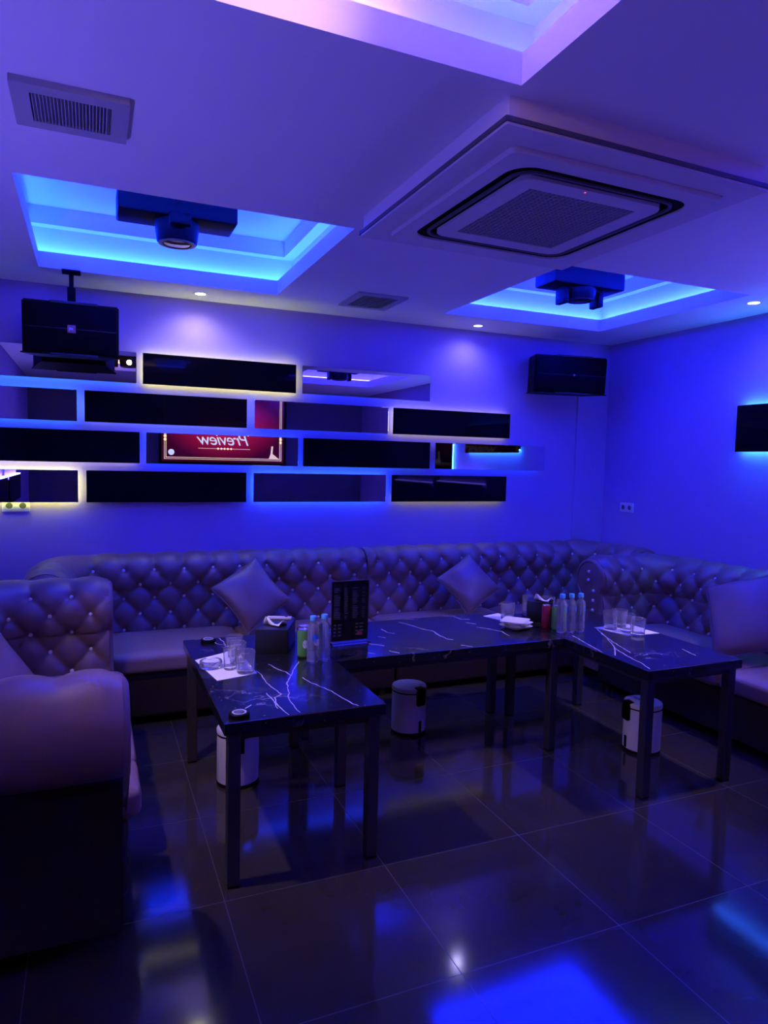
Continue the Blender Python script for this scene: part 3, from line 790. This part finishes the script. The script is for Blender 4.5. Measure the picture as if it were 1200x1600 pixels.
moving_head('black stage light hanging in the left blue light recess', 0.400, 3.64, 0.0, 0.56, pi / 2, 0.0, .32)
moving_head('black stage light hanging in the right blue light recess', 2.965, 3.76, 0.0, 0.56, 0.0, 0.03)
moving_head('black stage light in the recess above the viewer, seen only as a reflection', 3.02, 1.0, 0.0, 0.56)
amber = moving_head('black stage light with amber beam in the recess cut by the top picture edge', 0.42, 0.80, 0.0, 0.56)
l = bpy.data.lights.new('amber_beam', 'SPOT'); l.energy = AMBER_WATTS; l.color = (1.0, 0.62, 0.12); l.spot_size = rad(44); l.spot_blend = 1.0; l.shadow_soft_size = 0.025
lo = bpy.data.objects.new('amber_beam', l); COL.objects.link(lo); lo.parent = amber; lo.location = (0.0, .12, 2.64)
lo.rotation_euler = Vector((-.04, 1.0, 0.03)).to_track_quat('-Z', 'Y').to_euler()

# ------------------------------------------------------------------ tables
TZ = 0.62
def make_table(label, x0, x1, y0, y1, veins, vw=1.0):
    cx, cy = (x0 + x1) / 2, (y0 + y1) / 2
    t = thing('marble_table', label, 'table', (cx, cy, 0), 0, 'black marble tables')
    hx, hy = (x1 - x0) / 2, (y1 - y0) / 2
    bm = BM(); box(bm, -hx, hx, -hy, hy, TZ - .045, TZ, 0.0025, 2)
    rnd = random.Random(int(cx * 100))
    for v in veins:
        P = [Vector((a - cx, b - cy)) for a, b in v]
        Q = []
        for a, b in zip(P, P[1:]):
            n = max(2, int((b - a).length / .02))
            for i in range(n): Q.append(a.lerp(b, i / n) + Vector((rnd.uniform(-.003, .003), rnd.uniform(-.003, .003))))
        Q.append(P[-1])
        Q = [Vector((max(-hx + .003, min(hx - .003, q.x)), max(-hy + .003, min(hy - .003, q.y)))) for q in Q]
        for a, b in zip(Q, Q[1:]):
            d = b - a
            if d.length < 1e-4: continue
            n = Vector((-d.y, d.x)).normalized() * rnd.uniform(.0012, .0034) * vw
            n2 = Vector((-d.y, d.x)).normalized() * rnd.uniform(.0012, .0034) * vw
            e = d.normalized() * .0015
            vs = [bm.verts.new((q.x, q.y, TZ + .0003)) for q in (a - n - e, b - n2 + e, b + n2 + e, a + n - e)]
            f = bm.faces.new(vs); f.material_index = 1
            vs2 = [bm.verts.new((q.x, q.y, TZ - .0005)) for q in (a - n - e, b - n2 + e, b + n2 + e, a + n - e)]
    link('tabletop', bm, [M_MARBLE, M_VEIN], t, flat=True)
    bm = BM(); i = .03
    box(bm, -hx + i, hx - i, -hy + i, -hy + i + .03, TZ - .075, TZ - .0455); box(bm, -hx + i, hx - i, hy - i - .03, hy - i, TZ - .075, TZ - .0455)
    box(bm, -hx + i, -hx + i + .03, -hy + i, hy - i, TZ - .075, TZ - .0455); box(bm, hx - i - .03, hx - i, -hy + i, hy - i, TZ - .075, TZ - .0455)
    link('apron', bm, M_STEEL, t, flat=True)
    for sx in (-1, 1):
        for sy in (-1, 1):
            px, py = sx * (hx - .040), sy * (hy - .040)
            leg = link('leg', box(BM(), px - .023, px + .023, py - .023, py + .023, 0.006, TZ - .0455, 0.003, 1), M_STEEL, t)
            foot = link('foot_pad', box(BM(), px - .02, px + .02, py - .02, py + .02, 0.0, 0.0065), M_BLACK, leg)
    return t

VL = [[(0.872, 3.006), (0.812, 2.888), (0.781, 2.813), (0.743, 2.731), (0.721, 2.625), (0.694, 2.517), (0.696, 2.44), (0.7, 2.386)], [(0.733, 3.005), (0.752, 2.923), (0.777, 2.871), (0.784, 2.817)], [(0.658, 2.926), (0.666, 2.866), (0.663, 2.732), (0.674, 2.661), (0.686, 2.601), (0.648, 2.567), (0.642, 2.502), (0.644, 2.427), (0.655, 2.378)], [(0.82, 2.777), (0.834, 2.7), (0.857, 2.64), (0.883, 2.569), (0.901, 2.48), (0.914, 2.407), (0.927, 2.381)], [(0.599, 3.65), (0.598, 3.526), (0.608, 3.444), (0.604, 3.381)], [(0.475, 3.648), (0.498, 3.57), (0.54, 3.525), (0.575, 3.417), (0.604, 3.381)], [(0.632, 2.632), (0.638, 2.548), (0.633, 2.452)], [(0.522, 2.491), (0.547, 2.52)]]
VM = [[(1.695, 3.64), (1.75, 3.607)], [(1.629, 3.578), (1.652, 3.521), (1.675, 3.466), (1.688, 3.393), (1.726, 3.327), (1.717, 3.219), (1.722, 3.156), (1.744, 3.127)], [(1.96, 3.64), (2.011, 3.614), (2.018, 3.531), (2.066, 3.509)], [(2.003, 3.444), (2.044, 3.398)], [(2.011, 3.328), (2.049, 3.279), (2.089, 3.196), (2.078, 3.103)], [(1.472, 3.453), (1.472, 3.372), (1.502, 3.345)], [(1.231, 3.038), (1.252, 3.007)], [(1.339, 3.037), (1.371, 2.986)], [(1.731, 3.02), (1.773, 2.976)], [(1.297, 3.187), (1.351, 3.132)], [(1.395, 3.303), (1.419, 3.273)]]
VR = [[(2.659, 3.094), (2.566, 2.895), (2.464, 2.723), (2.421, 2.596), (2.399, 2.473), (2.368, 2.382)], [(2.418, 2.997), (2.391, 2.872), (2.345, 2.678)], [(2.464, 2.723), (2.371, 2.613)], [(2.788, 2.592), (2.763, 2.483)], [(2.608, 2.993), (2.549, 2.847), (2.477, 2.623)]]
VL = [[(a, min(b, 3.535)) for a, b in v] for v in VL]
make_table('black marble table at the left, nearest the viewer, with bold white veins', 0.420, 1.037, 2.365, 3.545, VL, 0.8)
make_table('wide black marble table in the middle, set across between the other two', 1.042, 2.330, 2.960, 3.640, VM, 1.5)
make_table('black marble table at the right with glasses on white paper', 2.335, 2.935, 2.355, 3.560, VR)

# ------------------------------------------------------------------ things on the tables
def paper(label, pts):
    cx = sum(p[0] for p in pts) / len(pts); cy = sum(p[1] for p in pts) / len(pts)
    bm = prism(BM(), [(a - cx, b - cy) for a, b in pts], 0.0006, 0.0022)
    o = link('paper_sheet', bm, M_PAPER, None, flat=True); o.location = (cx, cy, TZ)
    return tag(o, label, 'paper', 'white paper sheets')
paper('white paper sheet under the glasses and ashtray on the left table', [(.428, 3.17), (.475, 2.842), (.652, 2.888), (.640, 3.285)])
paper('white paper sheet under the single glass behind the plates', [(2.190, 3.560), (2.262, 3.330), (2.325, 3.40), (2.322, 3.600)])
paper('white paper sheet under the glasses on the right table', [(2.655, 3.11), (2.715, 2.90), (2.925, 2.885), (2.900, 3.10)])
P0 = TZ + .0024

def glass_profile(h, rt, rb):
    return [(0, 0), (rb - .002, 0), (rb, .003), (rt, h), (rt - .0012, h + .001), (rt - .0026, h), (rb - .0035, .016), (0, .014)]
def tumbler(label, x, y, h=.095, rt=.041, rb=.033, seg=24, z=P0):
    o = link('drinking_glass', lathe(BM(), glass_profile(h, rt, rb), seg), M_GLASS, None, sharp=25)
    o.location = (x, y, z)
    return tag(o, label, 'glass', 'clear drinking glasses')
tumbler('clear tumbler at the front right of the left paper sheet', .607, 2.915, rt=.044, rb=.036, seg=14)
tumbler('clear tumbler behind the nearest glass on the left table', .598, 3.045, .10)
tumbler('rearmost clear tumbler on the left paper sheet', .606, 3.165, .10)
tumbler('slim clear glass between the ashtray and the front tumbler', .553, 2.985, .095, .030, .026)
tumbler('single clear tumbler standing behind the stacked plates', 2.285, 3.44, .10, .044, .038, 14)
tumbler('leftmost clear tumbler on the right paper sheet', 2.725, 3.055, .10, .045, .037)
tumbler('rear clear tumbler in the middle of the right paper sheet', 2.815, 3.078, .10, .043, .036)
tumbler('clear tumbler second from the front on the right paper sheet', 2.772, 2.972, .10, .043, .036, 14)
tumbler('cut-glass tumbler at the front of the right paper sheet', 2.765, 2.882, .095, .043, .037, 10)
tumbler('clear tumbler partly hidden behind the black tissue box on the right', 2.482, 3.508, .12, .043, .038, z=TZ + .0006)
tumbler('second clear tumbler behind the right tissue box', 2.575, 3.44, .12, .043, .038, z=TZ + .0006)
tumbler('clear tumbler standing behind the green can on the right table', 2.60, 3.325, .12, .043, .038, z=TZ + .0006)
tumbler('clear tall glass behind the bottles on the left table, near the menu card', 1.005, 3.17, .13, .036, .030, z=TZ + .0006)

def ashtray(label, x, y):
    bm = lathe(BM(), [(0, 0), (.044, 0), (.050, .006), (.051, .030), (.047, .032), (.038, .031), (.034, .012), (0, .010)], 16)
    for v in bm.verts:
        a = math.atan2(v.co.y, v.co.x); r = sqrt(v.co.x ** 2 + v.co.y ** 2)
        if v.co.z > .025 and abs(sin(2 * a)) < .3: v.co.z -= .008
    o = link('ashtray', bm, M_GLASS, None, sharp=30); o.location = (x, y, P0)
    return tag(o, label, 'ashtray')
ashtray('clear glass ashtray on the white paper of the left table', .480, 3.035)

def tissue_box(label, x, y, rz, w, d, h, tx=0.0, ty=0.0):
    t = thing('tissue_box', label, 'tissue box', (x, y, TZ), rz, 'black tissue boxes')
    bm = BM(); box(bm, -w / 2, w / 2, -d / 2, d / 2, 0.0006, h, 0.003, 2); link('box_body', bm, M_TBOX, t)
    bm = BM(); box(bm, tx - .045, tx + .045, ty - .006, ty + .006, h - .001, h + .0006); link('slot', bm, M_BLACK, t, flat=True)
    bm = BM(); n = 8; G = []
    for i in range(n + 1):
        s = i / n; row = []
        for j in range(6):
            q = j / 5
            row.append(bm.verts.new((tx + (s - .5) * .120 * (1 - .55 * q) , ty + .004 * sin(9 * s + 2 * q) - .075 * q * (1 - q * .3) * (0.6 + .5 * s), h + .0005 +   .040 * sin(pi * min(1, q * 1.05)) * (0.55 + .45 * cos(5 * s)) + .006 * q)))
        G.append(row)
    for i in range(n):
        for j in range(5): bm.faces.new((G[i][j], G[i + 1][j], G[i + 1][j + 1], G[i][j + 1]))
    o = link('tissue', bm, M_PAPER, t, sharp=80)
    md = o.modifiers.new('thickness', 'SOLIDIFY'); md.thickness = .0012
    return t
M_TBOX = mat('black_lacquer_box', (0.012, 0.012, 0.018), 0.35)
tissue_box('black tissue box with white tissue on the left table', .835, 3.29, rad(-24), .155, .25, .115, 0.0, -.02)
tissue_box('black tissue box with white tissue beside the cans on the right', 2.455, 3.355, rad(-38), .150, .12, .125, .02, -.01)

def bottle_profile():
    return [(0, .004), (.020, 0), (.0265, .004), (.0275, .012), (.0275, .055), (.0265, .058), (.0275, .061), (.0275, .150), (.0268, .160), (.024, .171), (.0175, .180), (.0135, .185), (.0135, .200), (0, .200)]
def bottle(label, x, y, rz=0.0, logo=False):
    t = thing('water_bottle', label, 'bottle', (x, y, TZ + .0006), rz, 'clear water bottles')
    link('bottle_body', lathe(BM(), bottle_profile(), 28), M_PET, t, sharp=60)
    link('cap', lathe(BM(), [(0, .216), (.0140, .216), (.0150, .214), (.0155, .196), (.0140, .195), (0, .2005)], 24), M_CAP, t)
    bm = BM(); R = .0280
    def patch(cx, cz, w, h, R, mi):
        n = 20
        c = bm.verts.new((R * sin(cx / R), -R * cos(cx / R), cz)); ring = []
        for k in range(n):
            a = 2 * pi * k / n; xx = cx + w / 2 * cos(a)
            ring.append(bm.verts.new((R * sin(xx / R), -R * cos(xx / R), cz + h / 2 * sin(a))))
        for k in range(n): bm.faces.new((c, ring[k], ring[(k + 1) % n])).material_index = mi
    if logo:
        patch(-.008, .118, .030, .036, .0279, 0); patch(.004, .098, .034, .030, .0283, 1)
    else:
        patch(0, .138, .030, .022, .0279, 0); patch(0, .125, .022, .012, .0283, 0)
        
    link('label_print', bm, [M_LABEL, M_LABELW], t, sharp=80)
    return t
bottle('clear water bottle with round blue label, left of the pair near the menu', .928, 2.972, rad(20), True)
bottle('clear water bottle nearer the menu card, right of the pair', .988, 2.990, rad(60))
bottle('clear water bottle, leftmost of three on the right table', 2.398, 3.075, rad(35))
bottle('clear water bottle, middle of three on the right table', 2.457, 3.070, rad(35))
bottle('clear water bottle, rightmost of three on the right table', 2.516, 3.065, rad(35))

def can(label, x, y, m, rz=0.0, roundel=False, h=.122, r=.029):
    t = thing('drink_can', label, 'can', (x, y, TZ + .0006), rz, 'drink cans')
    link('can_body', lathe(BM(), [(0, .004), (.020, .0), (.023, .002), (r, .010), (r, h - .012), (r - .004, h - .003)], 28), m, t)
    link('can_lid', lathe(BM(), [(r - .004, h - .004), (r - .003, h), (r - .006, h), (r - .007, h - .004), (0, h - .004)], 28), M_ALU, t)
    if roundel:
        bm = BM(); n = 20; R = r + .0005; cz = .068
        c = bm.verts.new((0, -R, cz)); ring = []
        for k in range(n):
            a = 2 * pi * k / n; xx = .013 * cos(a); ring.append(bm.verts.new((R * sin(xx / R), -R * cos(xx / R), cz + .020 * sin(a))))
        for k in range(n): bm.faces.new((c, ring[k], ring[(k + 1) % n]))
        link('can_print', bm, M_LABELW, t)
    return t
can('green drink can with a pale oval beside the left pair of bottles', .910, 3.065, M_GREEN, rad(2), True, h=.135)
can('red drink can hidden behind the green can on the left table',   .931, 3.128, M_RED, h=.135)
can('red drink can in front of the right tissue box', 2.378, 3.190, M_RED, h=.135, r=.025)
can('green drink can between the red can and the bottles on the right', 2.419, 3.153, M_GREEN, h=.135, r=.025)

# menu card
mn = thing('menu_card', 'dark drinks menu in a clear acrylic stand on the middle table', 'menu', (1.200, 3.225, TZ), rad(3))
bm = BM(); box(bm, -.103, .103, -.004, -.002, .012, .325, 0.0008, 1); box(bm, -.103, .103, .002, .004, .012, .325, 0.0008, 1); box(bm, -.105, .105, -.035, .035, .0006, .012, 0.002, 1)
link('stand', bm, M_ACRYL, mn, flat=True)
cardo = link('card', box(BM(), -.100, .100, -.0018, .0018, .018, .322), M_MENU, mn, flat=True)
bm = BM(); bm2 = BM(); rr = random.Random(3)
for c, (xa, w) in enumerate(((-.090, .036), (-.034, .020), (.012, .032), (.064, .018))):
    z = .285
    while z > .125:
        if rr.random() > .12: box(bm, xa, xa + w * rr.uniform(.6, 1.0), -.0048, -.0042, z, z + .0025)
        z -= .0085
for c, (xa, w) in enumerate(((-.090, .014), (-.066, .022), (.030, .016), (.052, .022))):
    for k in range(4): box(bm, xa, xa + w * rr.uniform(.7, 1.0), -.0048, -.0042, .098 - .018 * k, .104 - .018 * k)
box(bm2, .040, .066, -.0048, -.0042, .042, .058)
link('print', bm, M_MENUTXT, mn, flat=True); link('red_print', bm2, M_MENURED, mn, flat=True)['label'] = 'small red mark near the bottom'

# plates
pl = [('square white plate, topmost of the stack near the red can', .036, 14, (0, .004)), ('square white plate, second from the top of the stack', .026, -8, (.004, 0)), ('square white plate, third from the top of the stack', .016, 20, (.010, -.002)), ('square white plate at the bottom of the stack', .006, -18, (.004, .004))]
for lab, z, a, off in pl:
    bm = BM(); w = .074; rings = []
    for s, zz in ((.50, -.004), (.62, -.0035), (.98, .008), (1.0, .0098), (.96, .0092), (.60, .0), (.0, .0)):
        if s == 0: rings.append(None); continue
        q = rrect(2 * w * s, 2 * w * s, .02 * s + .004, 5)
        rings.append([bm.verts.new((p[0], p[1] , zz + (.006 * (abs(p[0]) * abs(p[1])) / (w * w) if s > .9 else 0))) for p in q])
    for A, B in zip(rings[:-1], rings[1:-1]):
        for k in range(len(A)): bm.faces.new((A[k], A[(k + 1) % len(A)], B[(k + 1) % len(A)], B[k]))
    bm.faces.new(rings[-2]); bm.faces.new(rings[0][::-1])
    o = link('square_plate', bm, M_CERAMIC, None, sharp=50); o.location = (2.205 + off[0], 3.235 + off[1], TZ + z - .0015); o.rotation_euler = (0, 0, rad(a + 30))
    tag(o, lab, 'plate', 'stacked white plates')

def call_button(label, x, y):
    t = thing('call_button', label, 'call button', (x, y, TZ), 0, 'round black call buttons')
    link('puck', lathe(BM(), [(0, .0006), (.036, .0006), (.038, .004), (.037, .014), (.033, .017), (0, .017)], 32), M_PLASTIC_DK, t)
    link('ring', lathe(BM(), [(.018, .0168), (.024, .0185), (.027, .0168)], 32), M_GREYPL, t)
    link('key', lathe(BM(), [(0, .0205), (.010, .0205), (.015, .018), (.016, .0165)], 24), M_GREYDK, t)
    return t
call_button('round black call button at the near left corner of the left table', .483, 2.420)
call_button('round black call button at the far end of the left table', .535, 3.475)

pn = thing('remote_control', 'slim pale remote lying on top of the left tissue box', 'remote', (.876, 3.383, TZ + .1152), rad(-24))
link('remote_body', box(BM(), -.062, .062, -.014, .014, .0, .012, 0.003, 2), M_WHITE_EN, pn)
link('remote_pad', lathe(BM(), [(0, .0128), (.007, .0128), (.008, .0118)], 20, .035, 0), M_PLASTIC_DK, pn)

# ------------------------------------------------------------------ bins
def bin_(label, x, y, rz):
    t = thing('pedal_bin', label, 'bin', (x, y, 0), rz, 'small white pedal bins')
    link('drum', lathe(BM(), [(0, .002), (.092, .002), (.097, .010), (.099, .016), (.099, .242), (.096, .246), (0, .246)], 40), M_WHITE_EN, t)
    link('plinth_ring', lathe(BM(), [(.080, 0), (.0985, 0), (.1005, .004), (.1005, .016), (.0985, .018)], 40), M_PLASTIC_DK, t)
    link('seam_band', lathe(BM(), [(.0985, .240), (.1005, .241), (.1005, .247), (.0985, .248)], 40), M_PLASTIC_DK, t)
    link('lid', lathe(BM(), [(.097, .247), (.100, .248), (.101, .262), (.097, .270), (.05, .276), (0, .277)], 40), M_WHITE_EN, t)
    bm = BM(); box(bm, -.028, .028, -.114, -.088, .175, .262, 0.006, 2); box(bm, -.026, .026, -.112, -.070, .262, .277, 0.005, 2); link('handle', bm, M_PLASTIC_DK, t)
    bm = BM(); box(bm, -.009, .009, -.103, -.096, .020, .085, 0.002, 1); link('lever_slot', bm, M_PLASTIC_DK, t)
    return t
bin_('white pedal bin under the left table, half behind its front leg', .637, 3.215, rad(-10))
bin_('white pedal bin standing under the middle table', 1.675, 3.500, rad(16))
bin_('white pedal bin under the right table, behind its front leg', 2.775, 2.825, rad(-100))
